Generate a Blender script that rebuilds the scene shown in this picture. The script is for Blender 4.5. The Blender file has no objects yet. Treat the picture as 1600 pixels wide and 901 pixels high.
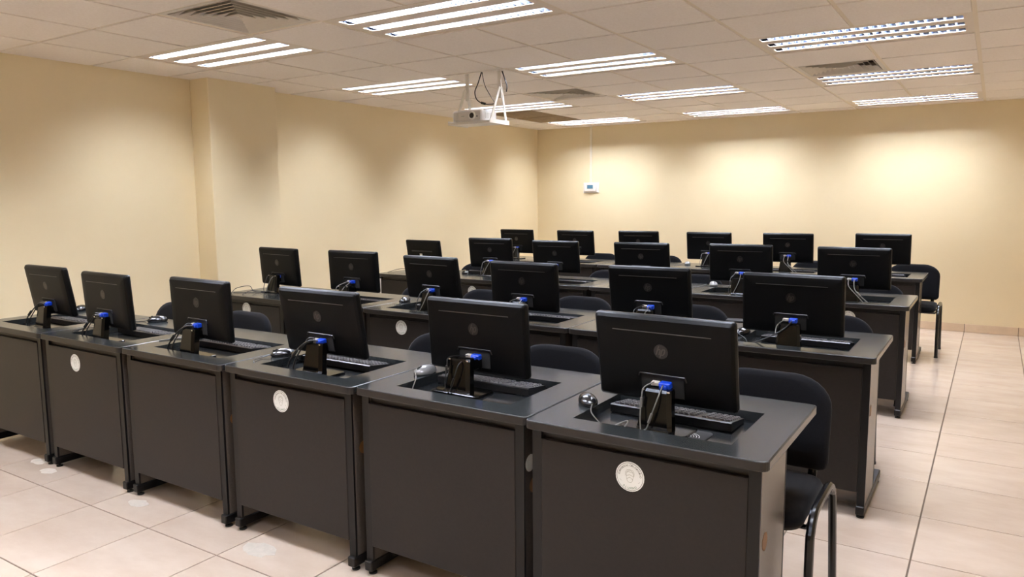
import bpy, bmesh, math, random
from mathutils import Vector, Matrix
random.seed(7)
sc = bpy.context.scene
COL = sc.collection

# ------------------------------------------------------------------ camera, world, exposure
cam_d = bpy.data.cameras.new('camera')
cam = bpy.data.objects.new('camera', cam_d); COL.objects.link(cam)
cam_d.sensor_fit = 'HORIZONTAL'; cam_d.sensor_width = 36.0
cam_d.lens = 36.0 * 1168.785 / 1600.0
cam_d.clip_start = 0.05; cam_d.clip_end = 100
R_ = Vector((0.84138245, 0.54039204, -0.00721148)); U_ = Vector((-0.05763589, 0.10298987, 0.99301117)); F_ = Vector((-0.53735805, 0.83508654, -0.11779984))
M = Matrix((R_, U_, -F_)).transposed().to_4x4(); M.translation = Vector((0, 0, 1.4803))
cam.matrix_world = M
sc.camera = cam
w = bpy.data.worlds.new('world'); sc.world = w; w.use_nodes = True
w.node_tree.nodes['Background'].inputs[0].default_value = (0.9, 0.85, 0.8, 1)
w.node_tree.nodes['Background'].inputs[1].default_value = 0.02
sc.view_settings.view_transform = 'Standard'; sc.view_settings.look = 'None'; sc.view_settings.gamma = 1.0
sc.view_settings.use_curve_mapping = False
sc.view_settings.exposure = 1.88
TUBE_POWER = 40.0
cy = sc.cycles
cy.use_denoising = True; cy.max_bounces = 7; cy.diffuse_bounces = 6; cy.glossy_bounces = 3; cy.transmission_bounces = 2
cy.caustics_reflective = False; cy.caustics_refractive = False; cy.sample_clamp_indirect = 6.0; cy.blur_glossy = 1.0

# ------------------------------------------------------------------ materials
def lin(c):
    return tuple(((v / 255) / 12.92 if v / 255 <= 0.04045 else ((v / 255 + 0.055) / 1.055) ** 2.4) for v in c) + (1.0,)
MATS = {}
def mat(name, rgb, rough=0.5, metal=0.0, spec=0.5, noise=None, bump=None, rand=0.0, emit=None, coat=0.0, sheen=0.0):
    m = bpy.data.materials.new(name); m.use_nodes = True
    nt = m.node_tree; b = nt.nodes['Principled BSDF']
    b.inputs['Base Color'].default_value = lin(rgb); b.inputs['Roughness'].default_value = rough
    b.inputs['Metallic'].default_value = metal; b.inputs['Specular IOR Level'].default_value = spec
    b.inputs['Coat Weight'].default_value = coat; b.inputs['Sheen Weight'].default_value = sheen
    tc = nt.nodes.new('ShaderNodeTexCoord')
    if noise or rand:
        mix = nt.nodes.new('ShaderNodeMix'); mix.data_type = 'RGBA'
        c1, c2 = lin(rgb), lin(noise[0] if noise else rgb)
        mix.inputs['A'].default_value = c1; mix.inputs['B'].default_value = c2
        mix.inputs['Factor'].default_value = 0
        last = mix.outputs['Result']
        if noise:
            n = nt.nodes.new('ShaderNodeTexNoise'); n.inputs['Scale'].default_value = noise[1]; n.inputs['Detail'].default_value = 6
            n.inputs['Roughness'].default_value = 0.62
            src = tc.outputs['Object']
            if len(noise) > 2:
                mp = nt.nodes.new('ShaderNodeMapping'); mp.inputs['Scale'].default_value = noise[2]
                nt.links.new(src, mp.inputs[0]); src = mp.outputs[0]
            if rand:
                oi = nt.nodes.new('ShaderNodeObjectInfo'); va = nt.nodes.new('ShaderNodeVectorMath'); va.operation = 'SCALE'
                cmb = nt.nodes.new('ShaderNodeCombineXYZ')
                for i in range(3): nt.links.new(oi.outputs['Random'], cmb.inputs[i])
                nt.links.new(cmb.outputs[0], va.inputs[0]); va.inputs['Scale'].default_value = 31.7
                ad = nt.nodes.new('ShaderNodeVectorMath'); nt.links.new(src, ad.inputs[0]); nt.links.new(va.outputs[0], ad.inputs[1]); src = ad.outputs[0]
            nt.links.new(src, n.inputs['Vector'])
            cr = nt.nodes.new('ShaderNodeValToRGB'); cr.color_ramp.elements[0].position = 0.36; cr.color_ramp.elements[1].position = 0.68
            nt.links.new(n.outputs['Fac'], cr.inputs[0]); nt.links.new(cr.outputs[0], mix.inputs['Factor'])
        if rand:
            oi = nt.nodes.new('ShaderNodeObjectInfo'); mr = nt.nodes.new('ShaderNodeMapRange')
            mr.inputs['To Min'].default_value = 1 - rand; mr.inputs['To Max'].default_value = 1 + rand
            nt.links.new(oi.outputs['Random'], mr.inputs[0])
            hs = nt.nodes.new('ShaderNodeHueSaturation'); nt.links.new(mr.outputs[0], hs.inputs['Value']); nt.links.new(last, hs.inputs['Color']); last = hs.outputs[0]
        nt.links.new(last, b.inputs['Base Color'])
    if bump:
        n = nt.nodes.new('ShaderNodeTexNoise'); n.inputs['Scale'].default_value = bump[0]; n.inputs['Detail'].default_value = 4
        nt.links.new(tc.outputs['Object'], n.inputs['Vector'])
        bp = nt.nodes.new('ShaderNodeBump'); bp.inputs['Strength'].default_value = bump[1]; bp.inputs['Distance'].default_value = bump[2]
        nt.links.new(n.outputs['Fac'], bp.inputs['Height']); nt.links.new(bp.outputs[0], b.inputs['Normal'])
    if emit:
        b.inputs['Emission Color'].default_value = lin(emit[0]); b.inputs['Emission Strength'].default_value = emit[1]
    MATS[name] = m
    return m
mat('wall_paint', (240, 227, 195), 0.6, noise=((237, 223, 190), 1.2), bump=(60, 0.08, 0.003))
mat('ceiling_board', (243, 237, 232), 0.9, spec=0.2, noise=((236, 229, 223), 70), bump=(140, 0.25, 0.002), rand=0.02)
mat('stained_board', (150, 132, 108), 0.9, spec=0.2, noise=((136, 117, 93), 14))
mat('tee_metal', (228, 216, 198), 0.45)
mat('slab', (120, 112, 102), 0.9)
mat('floor_tile', (215, 201, 190), 0.2, noise=((203, 186, 173), 2.6, (1.0, 2.2, 1.0)), rand=0.025, spec=0.5)
mat('grout', (112, 98, 88), 0.8)
mat('base_tile', (224, 204, 180), 0.3, noise=((212, 190, 165), 4), rand=0.02)
mat('floor_mark', (206, 200, 193), 0.4, noise=((222, 214, 207), 30))
mat('desk_laminate', (46, 50, 53), 0.2, noise=((40, 44, 47), 180), spec=0.85)
mat('desk_edge', (28, 25, 24), 0.4)
mat('desk_panel', (42, 38, 37), 0.42, noise=((38, 35, 34), 90), spec=0.25)
mat('desk_side', (88, 82, 78), 0.25, noise=((80, 75, 71), 120), spec=0.8)
mat('desk_steel', (12, 11, 12), 0.4, spec=0.35)
mat('tray_laminate', (34, 37, 41), 0.16, spec=0.7)
mat('grommet', (122, 84, 40), 0.5)
mat('glide', (16, 15, 15), 0.5)
mat('monitor_shell', (9, 9, 10), 0.42, bump=(600, 0.05, 0.0006), spec=0.13)
mat('monitor_bezel', (12, 12, 13), 0.35)
mat('monitor_screen', (8, 8, 9), 0.08)
mat('groove', (70, 68, 66), 0.35)
mat('logo_disc', (12, 11, 11), 0.3)
mat('logo_letters', (66, 60, 57), 0.3)
mat('stand_gloss', (8, 8, 8), 0.14, spec=0.3)
mat('chrome', (220, 220, 222), 0.12, metal=1.0)
mat('vga_blue', (10, 66, 205), 0.4)
mat('plug_grey', (196, 190, 184), 0.4)
mat('cable_black', (18, 18, 19), 0.45)
mat('cable_grey', (112, 110, 108), 0.45)
mat('key_body', (24, 24, 26), 0.35)
mat('key_cap', (100, 100, 105), 0.4)
mat('mouse_shell', (22, 22, 26), 0.22, coat=0.25)
mat('mouse_grey', (140, 142, 148), 0.2, coat=0.4)
mat('fabric', (20, 21, 26), 0.95, spec=0.12, noise=((26, 27, 33), 400), sheen=0.08)
mat('chair_steel', (14, 14, 15), 0.22, spec=0.5)
mat('chair_plastic', (20, 20, 21), 0.55)
mat('white_paint', (232, 230, 226), 0.35)
mat('fixture_white', (226, 216, 204), 0.5)
mat('louver_metal', (235, 238, 243), 0.35, metal=1.0)
mat('reflector_metal', (190, 198, 214), 0.06, metal=1.0)
mat('tube', (255, 255, 255), 0.3, emit=((247, 249, 255), TUBE_POWER))
mat('vent_white', (214, 208, 200), 0.45)
mat('vent_dark', (14, 13, 12), 0.9)
mat('projector_white', (236, 236, 238), 0.35)
mat('projector_grey', (214, 212, 212), 0.45)
mat('lens_glass', (10, 10, 14), 0.04)
mat('sticker_white', (240, 246, 248), 0.4)
mat('sticker_ink', (42, 60, 58), 0.5)
mat('sticker_green', (46, 122, 104), 0.5)
mat('sticker_grey', (168, 176, 172), 0.5)
mat('lcd', (92, 140, 168), 0.15)
mat('lcd_edge', (58, 78, 92), 0.3)
mat('thermo', (236, 232, 232), 0.4)
mat('raceway', (244, 238, 222), 0.45)
mat('box_grey', (176, 172, 168), 0.5)
mat('pad_black', (26, 26, 28), 0.8)
mat('white_plastic', (226, 222, 216), 0.4)

# ------------------------------------------------------------------ mesh helpers
class MB:
    def __init__(s): s.v = []; s.f = []; s.m = []
    def add(s, vs, fs, mi=0):
        o = len(s.v); s.v += [tuple(q) for q in vs]; s.f += [tuple(o + i for i in q) for q in fs]; s.m += [mi] * len(fs); return s
    def box(s, x0, x1, y0, y1, z0, z1, mi=0, c=0.0):
        if c <= 0:
            vs = [(x, y, z) for z in (z0, z1) for y in (y0, y1) for x in (x0, x1)]
            return s.add(vs, [(0, 2, 3, 1), (4, 5, 7, 6), (0, 1, 5, 4), (2, 6, 7, 3), (0, 4, 6, 2), (1, 3, 7, 5)], mi)
        # chamfered box: 24 vertices
        bm = bmesh.new(); r = bmesh.ops.create_cube(bm, size=1.0)
        for v in bm.verts:
            v.co = Vector(((x0 + x1) / 2 + v.co.x * (x1 - x0), (y0 + y1) / 2 + v.co.y * (y1 - y0), (z0 + z1) / 2 + v.co.z * (z1 - z0)))
        bmesh.ops.bevel(bm, geom=bm.edges[:], offset=c, segments=1, affect='EDGES')
        s.bm(bm, mi); bm.free(); return s
    def bm(s, bm, mi=0):
        bm.verts.index_update()
        return s.add([v.co[:] for v in bm.verts], [[v.index for v in f.verts] for f in bm.faces], mi)
    def loops(s, loops, close0=True, close1=True, mi=0, ring=False):
        n = len(loops[0]); vs = [q for l in loops for q in l]; fs = []
        k = len(loops)
        for a in range(k if ring else k - 1):
            b = (a + 1) % k
            for i in range(n):
                j = (i + 1) % n
                fs.append((a * n + i, a * n + j, b * n + j, b * n + i))
        if not ring:
            if close0: fs.append(tuple(reversed(range(n))))
            if close1: fs.append(tuple((k - 1) * n + i for i in range(n)))
        return s.add(vs, fs, mi)
    def tube(s, path, r, n=8, mi=0, flat=1.0, side=None):
        P = [Vector(q) for q in path]; L = []
        up = Vector(side) if side else None
        prev = None
        for i, q in enumerate(P):
            t = ((P[min(i + 1, len(P) - 1)] - P[max(i - 1, 0)])).normalized()
            if up is not None: a = (up - t * up.dot(t)).normalized()
            elif prev is None:
                a = t.orthogonal().normalized()
            else: a = (prev - t * prev.dot(t)).normalized()
            prev = a; b = t.cross(a)
            L.append([q + a * math.cos(2 * math.pi * k / n) * r * flat + b * math.sin(2 * math.pi * k / n) * r for k in range(n)])
        return s.loops(L, mi=mi)
    def cyl(s, c, r, axis, h, n=16, mi=0, r2=None):
        c = Vector(c); ax = Vector(axis).normalized(); a = ax.orthogonal().normalized(); b = ax.cross(a)
        r2 = r if r2 is None else r2
        l0 = [c + (a * math.cos(2 * math.pi * k / n) + b * math.sin(2 * math.pi * k / n)) * r for k in range(n)]
        l1 = [c + ax * h + (a * math.cos(2 * math.pi * k / n) + b * math.sin(2 * math.pi * k / n)) * r2 for k in range(n)]
        return s.loops([l0, l1], mi=mi)
    def prism(s, poly, axis, lo, hi, mi=0):
        # poly in 2D, extruded along axis 'x','y' or 'z'
        def P(a, b, c): return {'x': (c, a, b), 'y': (a, c, b), 'z': (a, b, c)}[axis]
        return s.loops([[P(a, b, lo) for a, b in poly], [P(a, b, hi) for a, b in poly]], mi=mi)
    def mesh(s, name, mats, smooth=False, angle=35):
        me = bpy.data.meshes.new(name); me.from_pydata(s.v, [], s.f)
        for m in (mats if isinstance(mats, (list, tuple)) else [mats]): me.materials.append(MATS[m])
        me.polygons.foreach_set('material_index', s.m)
        bm = bmesh.new(); bm.from_mesh(me); bmesh.ops.recalc_face_normals(bm, faces=bm.faces[:])
        if smooth:
            for f in bm.faces: f.smooth = True
            for e in bm.edges:
                if len(e.link_faces) == 2 and e.calc_face_angle(0) > math.radians(angle): e.smooth = False
        bm.to_mesh(me); bm.free(); me.update()
        return me
def obj(name, me, parent=None, loc=None, rot=None):
    o = bpy.data.objects.new(name, me); COL.objects.link(o)
    if parent: o.parent = parent
    if loc is not None: o.location = loc
    if rot is not None: o.rotation_euler = rot
    return o
def part(name, mb, mats, parent, smooth=False, loc=None, rot=None, label=None, kind=None, angle=35):
    o = obj(name, mb.mesh(name, mats, smooth, angle), parent, loc, rot)
    if label: o['label'] = label
    if kind: o['kind'] = kind
    return o
def thing(name, label, cat, loc=(0, 0, 0), rz=0.0, group=None):
    o = obj(name, None, None, loc, (0, 0, rz)); o.empty_display_size = 0.1
    tag(o, label, cat, group); return o
def tag(o, label, cat, group=None):
    o['label'] = label; o['category'] = cat
    if group: o['group'] = group
    return o
def struct(name, mb, mats, parent=None, smooth=False):
    o = obj(name, mb.mesh(name, mats, smooth), parent)
    if parent is None: o['kind'] = 'structure'
    return o
def kids(o): return [k for k in COL.objects if k.parent == o]
def dup(root, loc, rz=0.0, label=None, group=None, skip=()):
    r = root.copy(); COL.objects.link(r); r.location = loc; r.rotation_euler = (0, 0, rz)
    if label: r['label'] = label
    if group: r['group'] = group
    def rec(src, dst):
        for k in TREE[src.name]:
            if k.name.split('.')[0] in skip: continue
            c = k.copy(); COL.objects.link(c); c.parent = dst
            rec(k, c)
    rec(root, r)
    return r
TREE = {}
def freeze(o):
    ks = kids(o); TREE[o.name] = ks
    for k in ks: freeze(k)
def rrect(w, h, r, n=5, cx=0, cy=0):
    P = []
    for (sx, sy, a0) in ((1, 1, 0), (-1, 1, 90), (-1, -1, 180), (1, -1, 270)):
        for k in range(n + 1):
            a = math.radians(a0 + 90 * k / n)
            P.append((cx + sx * (w / 2 - r) + r * math.cos(a), cy + sy * (h / 2 - r) + r * math.sin(a)))
    return P
def bez(P, n=12):
    # Catmull-Rom through the points
    P = [Vector(q) for q in P]; out = []
    for i in range(len(P) - 1):
        p0 = P[max(i - 1, 0)]; p1 = P[i]; p2 = P[i + 1]; p3 = P[min(i + 2, len(P) - 1)]
        for k in range(n):
            t = k / n
            out.append(0.5 * ((2 * p1) + (p2 - p0) * t + (2 * p0 - 5 * p1 + 4 * p2 - p3) * t * t + (3 * p1 - p0 - 3 * p2 + p3) * t ** 3))
    out.append(P[-1]); return out

# ------------------------------------------------------------------ room shell
XL, XR, YB, YF, HC = -5.669, 1.15, 9.525, -1.7, 2.487
T = 0.1
struct('wall_left', MB().box(XL - T, XL, YF - T, YB + T, 0, HC + .25), 'wall_paint')
struct('wall_back', MB().box(XL, XR, YB, YB + T, 0, HC + .25), 'wall_paint')
struct('wall_right', MB().box(XR, XR + T, YF - T, YB + T, 0, HC + .25), 'wall_paint')
struct('wall_front', MB().box(XL, XR, YF - T, YF, 0, HC + .25), 'wall_paint')
struct('wall_pillar', MB().box(XL, -5.43, 3.90, 4.585, 0, HC + .02, c=0.004), 'wall_paint')
# floor: grout bed with single tiles
flo = struct('floor', MB().box(XL, XR, YF, YB, -.06, -.004), 'grout')
TX, TY, FX, FY = 0.4945, 0.4962, -0.2106, 3.336
nx0 = math.floor((XL - FX) / TX); nx1 = math.ceil((XR - FX) / TX); ny0 = math.floor((YF - FY) / TY); ny1 = math.ceil((YB - FY) / TY)
tcache = {}
def tile_mesh(w_, d_, h_, c, name, m):
    key = (round(w_, 4), round(d_, 4), name)
    if key not in tcache:
        mb = MB(); L = []
        for z, i in ((0, 0), (h_ - c, 0), (h_, c)):
            L.append([(i, i, z), (w_ - i, i, z), (w_ - i, d_ - i, z), (i, d_ - i, z)])
        tcache[key] = mb.loops(L).mesh(name, m)
    return tcache[key]
g = 0.0022
for i in range(nx0, nx1):
    for j in range(ny0, ny1):
        x0 = max(FX + i * TX + g * 1.5, XL + .001); x1 = min(FX + (i + 1) * TX - g * 1.5, XR - .001)
        y0 = max(FY + j * TY + g * 1.35, YF + .001); y1 = min(FY + (j + 1) * TY - g * 1.35, YB - .001)
        if x1 - x0 < .02 or y1 - y0 < .02: continue
        obj('tile', tile_mesh(x1 - x0, y1 - y0, 0.004, 0.0012, 'floor_tile', 'floor_tile'), flo, (x0, y0, -0.004))
rf = random.Random(3)
for (fx, fy, r) in ((-4.56, 2.03, .05), (-4.35, 1.98, .045), (-3.49, 1.985, .05), (-2.57, 1.975, .07)):
    P = [(fx + r * (1.3 * math.cos(a)) * rf.uniform(.8, 1.15), fy + r * .8 * math.sin(a) * rf.uniform(.8, 1.15)) for a in [k * math.pi / 8 for k in range(16)]]
    part('floor_mark', MB().prism(P, 'z', 0.0002, 0.0008), 'floor_mark', flo, label='pale smeared mark on the floor tile')
# baseboards
def baseboard(name, axis, a0, a1, off, face):
    root = None
    mb = MB()
    if axis == 'x': mb.box(a0, a1, off - .008, off, 0, .088)
    else: mb.box(off, off + .008, a0, a1, 0, .088)
    root = struct(name, mb, 'grout')
    k = math.floor((a0 - FX) / TX)
    while FX + k * TX < a1:
        s0 = max(FX + k * TX + .0025, a0); s1 = min(FX + (k + 1) * TX - .0025, a1); k += 1
        if s1 - s0 < .03: continue
        m2 = MB().box(0, s1 - s0, -.014, -.0075, .001, .09, c=.002) if axis == 'x' else MB().box(.0075, .014, 0, s1 - s0, .001, .09, c=.002)
        part('tile', m2, 'base_tile', root, loc=(s0, off, 0) if axis == 'x' else (off, s0, 0))
baseboard('baseboard_back', 'x', XL + .02, XR, YB, 1)
baseboard('baseboard_left', 'y', 4.6, YB - .02, XL, 1)

# ------------------------------------------------------------------ ceiling grid
G = 0.6180; GX, GY = -5.100, 2.472
def gx(i): return GX + G * i
def gy(k): return GY + G * k
ceil = struct('ceiling', MB().box(XL, XR, YF, YB, HC + .2, HC + .25), 'slab')
FIX = {(0, 1), (3, 1), (0, 4), (3, 4), (6, 4), (0, 7), (3, 7), (6, 7), (0, 10), (3, 10), (6, 10), (6, 1), (0, -2), (3, -2), (6, -2), (3, -5), (6, -5), (9, 1), (9, 4), (9, 7), (9, -2)}
VENT = {(2, 0), (2, 6), (6, 6)}
DARK = {(0, 8), (0, 9)}
occ = set(VENT)
FIX = {f for f in FIX if f[0] < 9}
for (i, k) in FIX: occ |= {(i, k), (i + 1, k)}
i0 = -1; i1 = math.ceil((XR - GX) / G); k0 = math.floor((YF - GY) / G); k1 = math.ceil((YB - GY) / G)
tg = 0.0125
for i in range(i0, i1):
    for k in range(k0, k1):
        if (i, k) in occ: continue
        x0, x1 = max(gx(i), XL) + .004, min(gx(i + 1), XR) - .004
        y0, y1 = max(gy(k), YF) + .004, min(gy(k + 1), YB) - .004
        if x1 - x0 < .03 or y1 - y0 < .03: continue
        key = (round(x1 - x0, 3), round(y1 - y0, 3), 'ct')
        if key not in tcache:
            a, b = x1 - x0, y1 - y0; e = tg - .004
            L = [[(0, 0, .016), (a, 0, .016), (a, b, .016), (0, b, .016)], [(0, 0, .0035), (a, 0, .0035), (a, b, .0035), (0, b, .0035)],
                 [(e, e, .0035), (a - e, e, .0035), (a - e, b - e, .0035), (e, b - e, .0035)], [(e + .0005, e + .0005, -.006), (a - e - .0005, e + .0005, -.006), (a - e - .0005, b - e - .0005, -.006), (e + .0005, b - e - .0005, -.006)]]
            tcache[key] = MB().loops(L).mesh('ceiling_tile', 'ceiling_board')
        me = tcache[key]
        o = obj('ceiling_tile', me, ceil, (x0, y0, HC))
        if (i, k) in DARK:
            me2 = me.copy(); me2.materials.clear(); me2.materials.append(MATS['stained_board']); o.data = me2
            o['label'] = 'brown stained ceiling tile'
for i in range(0, i1):                                # main runners along the depth of the room
    ks = sorted(k for (a, k) in FIX if a + 1 == i); y0 = YF
    for k in ks + [None]:
        y1 = YB if k is None else gy(k)
        part('tee_bar', MB().box(gx(i) - .012, gx(i) + .012, y0, y1, HC - .001, HC + .002), 'tee_metal', ceil)
        if k is not None: y0 = gy(k + 1)
def xspans(k):
    # stretches of a cross tee line that are not under the middle of a light
    out = []; 
    for i in range(i0, i1):
        a, b = max(gx(i), XL), min(gx(i + 1), XR)
        out.append((a + .011, b - .011))
    return out
for k in range(k0 + 1, k1):
    for a, b in xspans(k):
        if b - a > .03: part('tee_bar', MB().box(a, b, gy(k) - .008, gy(k) + .008, HC - .0005, HC + .002), 'tee_metal', ceil)
for k, (a, b, c, d) in enumerate(((XL, XL + .02, YF, YB), (XL, XR, YB - .02, YB))):
    part('wall_angle', MB().box(a, b, c, d, HC - .0012, HC + .002), 'tee_metal', ceil)

# ------------------------------------------------------------------ recessed fluorescent lights
LW, LD = 2 * G - .024, G - .024
def make_light():
    r = thing('ceiling_light', 'x', 'ceiling light')
    mb = MB(); z0, z1 = .0, .095; sw = .090
    ys = [LD / 2 + (k - 1) * .192 for k in range(3)]
    e = .045
    # face plate strips around the three slots
    edges = [0] + [v for y in ys for v in (y - sw / 2, y + sw / 2)] + [LD]
    for a, b in zip(edges[0::2], edges[1::2]): mb.box(0, LW, a, b, .0, .004)
    for y in ys:
        mb.box(0, e, y - sw / 2, y + sw / 2, .0, .004); mb.box(LW - e, LW, y - sw / 2, y + sw / 2, .0, .004)
    # can
    mb.box(0, LW, 0, LD, z1, z1 + .004)
    for (a, b, c, d) in ((0, .003, 0, LD), (LW - .003, LW, 0, LD), (0, LW, 0, .003), (0, LW, LD - .003, LD)): mb.box(a, b, c, d, 0, z1)
    part('housing', mb, 'fixture_white', r)
    for y in ys:
        prof = [(-sw / 2, .0), (-sw / 2, .034), (-sw / 2 * .84, .056), (-sw / 2 * .5, .074), (0, .082), (sw / 2 * .5, .074), (sw / 2 * .84, .056), (sw / 2, .034), (sw / 2, .0)]
        m = MB(); n = len(prof)
        m.add([(x, y + a, b + .002) for x in (e, LW - e) for a, b in prof], [(k, k + 1, n + k + 1, n + k) for k in range(n - 1)] + [tuple(range(n)), tuple(range(n, 2 * n))])
        ref = part('reflector', m, 'reflector_metal', r, smooth=True)
        part('fluorescent_tube', MB().tube([(e + .004, y, .056), (LW - e - .004, y, .056)], .0145, 6), 'tube', ref)
        lv = MB(); N = 23
        for k in range(1, N):
            x = e + (LW - 2 * e) * k / N; h = .026; q = sw / 2 * .985
            # V-notched parabolic blade, thick at the bottom
            poly = [(-q, .001), (q, .001), (q * .86, h), (q * .3, h * .62), (-q * .3, h * .62), (-q * .86, h)]
            m0 = len(poly)
            lv.loops([[(x - .0005, y + a, b) for a, b in poly], [(x + .0005, y + a, b) for a, b in poly]])
        part('louver', lv, 'louver_metal', ref, kind='stuff')
    freeze(r); return r
lab = {(0, 1): 'three-tube ceiling light nearest the left wall, just before the wall pillar', (3, 1): 'three-tube ceiling light cut by the top edge, left of centre',
 (0, 4): 'three-tube ceiling light close to the left wall, left of the projector bracket', (3, 4): 'three-tube louvered ceiling light just right of the projector bracket',
 (6, 4): 'largest louvered ceiling light at the upper right', (0, 7): 'three-tube ceiling light seen behind the projector bracket', (3, 7): 'louvered ceiling light right of the small square air diffuser, ceiling centre',
 (6, 7): 'louvered ceiling light right behind the right-hand square air diffuser', (0, 10): 'far louvered ceiling light above the thermostat conduit by the back wall', (3, 10): 'small louvered ceiling light by the middle of the back wall',
 (6, 10): 'farthest right louvered ceiling light by the back wall'}
lproto = None
for (i, k) in sorted(FIX):
    l = lab.get((i, k), 'three-tube louvered ceiling light behind the viewer')
    if (i, k) not in lab: l = {(6, 1): 'three-tube ceiling light above the right end of the front row, out of frame'}.get((i, k), 'three-tube louvered ceiling light in the front part of the room, out of frame')
    loc = (gx(i) + .012, gy(k) + .012, HC - .0005)
    if lproto is None:
        lproto = make_light(); lproto.location = loc; o = lproto
    else: o = dup(lproto, loc)
    o['label'] = l; o['group'] = 'recessed ceiling lights'

# ------------------------------------------------------------------ square air diffusers
def make_vent():
    r = thing('air_diffuser', 'x', 'air vent')
    S = G - .024
    mb = MB()
    for (a, b, c, d) in ((0, S, 0, .028), (0, S, S - .028, S), (0, .028, .028, S - .028), (S - .028, S, .028, S - .028)): mb.box(a, b, c, d, 0, .006)
    part('frame', mb, 'vent_white', r)
    part('backing', MB().box(.004, S - .004, .004, S - .004, .07, .075), 'vent_dark', r)
    c = S / 2
    for n in range(6):
        ro = c - .034 - n * .041; ri = ro - .036
        L = []
        for rr, z in ((ro, -.0025), (ro - .0012, .0), (ri, .034), (ri, .0355), (ro, .001)):
            L.append([(c - rr, c - rr, z), (c + rr, c - rr, z), (c + rr, c + rr, z), (c - rr, c + rr, z)])
        part('blade', MB().loops([[(x, y, z) for x, y, z in l] for l in L], ring=True), 'vent_white', r)
    mb = MB()
    part('core', MB().box(c - .012, c + .012, c - .012, c + .012, -.001, .004), 'vent_white', r)
    freeze(r); return r
vl = {(2, 0): 'large square air diffuser at the top left, cut by the picture edge', (2, 6): 'small square air diffuser at the ceiling centre, beyond the projector', (6, 6): 'square air diffuser between two right-hand ceiling lights'}
vp = None
for (i, k), l in vl.items():
    loc = (gx(i) + .012, gy(k) + .012, HC - .001)
    if vp is None: vp = make_vent(); vp.location = loc; o = vp
    else: o = dup(vp, loc)
    o['label'] = l; o['group'] = 'square ceiling air diffusers'

# ------------------------------------------------------------------ sticker meshes (shared)
def letters(items, size, name, mname):
    """items: (char, x, y, rotation); returns one flat mesh in the x-z plane facing -y"""
    mb = MB(); cache = {}
    for ch, x, y, a in items:
        if ch == ' ': continue
        if ch not in cache:
            cu = bpy.data.curves.new('glyph', 'FONT'); cu.body = ch; cu.size = size; cu.align_x = 'CENTER'; cu.align_y = 'CENTER'; cu.resolution_u = 3
            to = bpy.data.objects.new('glyph', cu); COL.objects.link(to)
            dg = bpy.context.evaluated_depsgraph_get(); me = to.evaluated_get(dg).to_mesh()
            cache[ch] = ([v.co.copy() for v in me.vertices], [tuple(p.vertices) for p in me.polygons])
            to.evaluated_get(dg).to_mesh_clear(); bpy.data.objects.remove(to); bpy.data.curves.remove(cu)
        vs, fs = cache[ch]; ca, sa = math.cos(a), math.sin(a)
        mb.add([(x + v.x * ca - v.y * sa, 0, y + v.x * sa + v.y * ca) for v in vs], fs)
    me = mb.mesh(name, mname)
    return me
SR = 0.047
it = []
txt = 'CUBREBOCAS OBLIGATORIO'
for k, ch in enumerate(txt):
    a = math.radians(172 - 164 * k / (len(txt) - 1)); it.append((ch, .0355 * math.cos(a), .0355 * math.sin(a), a - math.pi / 2))
ME_TXT = letters(it, .0086, 'lettering', 'sticker_ink')
it = []
for k, ch in enumerate('ALUMNO'):
    a = math.radians(-122 + 64 * k / 5); it.append((ch, .0365 * math.cos(a), .0365 * math.sin(a), a + math.pi / 2))
ME_TXT2 = letters(it, .0095, 'lettering', 'sticker_green')
ME_DISC = MB().cyl((0, 0, 0), SR, (0, -1, 0), .0008, 32).mesh('disc', 'sticker_white')
def ring_mesh(r0, r1, m, n=40):
    mb = MB()
    mb.add([(r * math.cos(2 * math.pi * k / n), 0, r * math.sin(2 * math.pi * k / n)) for r in (r0, r1) for k in range(n)], [(k, (k + 1) % n, n + (k + 1) % n, n + k) for k in range(n)])
    return mb.mesh('ring', m)
ME_RING = ring_mesh(.0425, .0436, 'sticker_ink')
def ribbon(mb, pts, w_):
    P = [Vector((a, 0, b)) for a, b in pts]; vs = []
    for i, q in enumerate(P):
        t = (P[min(i + 1, len(P) - 1)] - P[max(i - 1, 0)]).normalized(); nn = Vector((-t.z, 0, t.x)) * w_ / 2
        vs += [q + nn, q - nn]
    mb.add(vs, [(2 * k, 2 * k + 2, 2 * k + 3, 2 * k + 1) for k in range(len(P) - 1)])
fm = MB()
head = [(.0115 * math.cos(a), .007 + .0125 * math.sin(a)) for a in [math.pi * k / 12 for k in range(13)]] + [(-.0115, .0), (-.0085, -.013), (-.004, -.018), (.004, -.018), (.0085, -.013), (.0115, .0), (.0115, .007)]
ribbon(fm, head, .0011); ribbon(fm, [(-.014, .002), (-.0145, .012), (-.01, .02), (0, .0225), (.01, .02), (.0145, .012), (.014, .002)], .0011)
ribbon(fm, [(-.011, .002), (0, .006), (.011, .002)], .0012); ribbon(fm, [(-.0095, -.008), (0, -.001), (.0095, -.008)], .0012); ribbon(fm, [(-.0105, .012), (-.004, .0155), (.0105, .013)], .001)
ribbon(fm, [(-.033, -.012), (-.027, -.017)], .0009); ribbon(fm, [(.033, -.012), (.027, -.017)], .0009)
ME_FACE = fm.mesh('face_drawing', 'sticker_grey')

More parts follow.
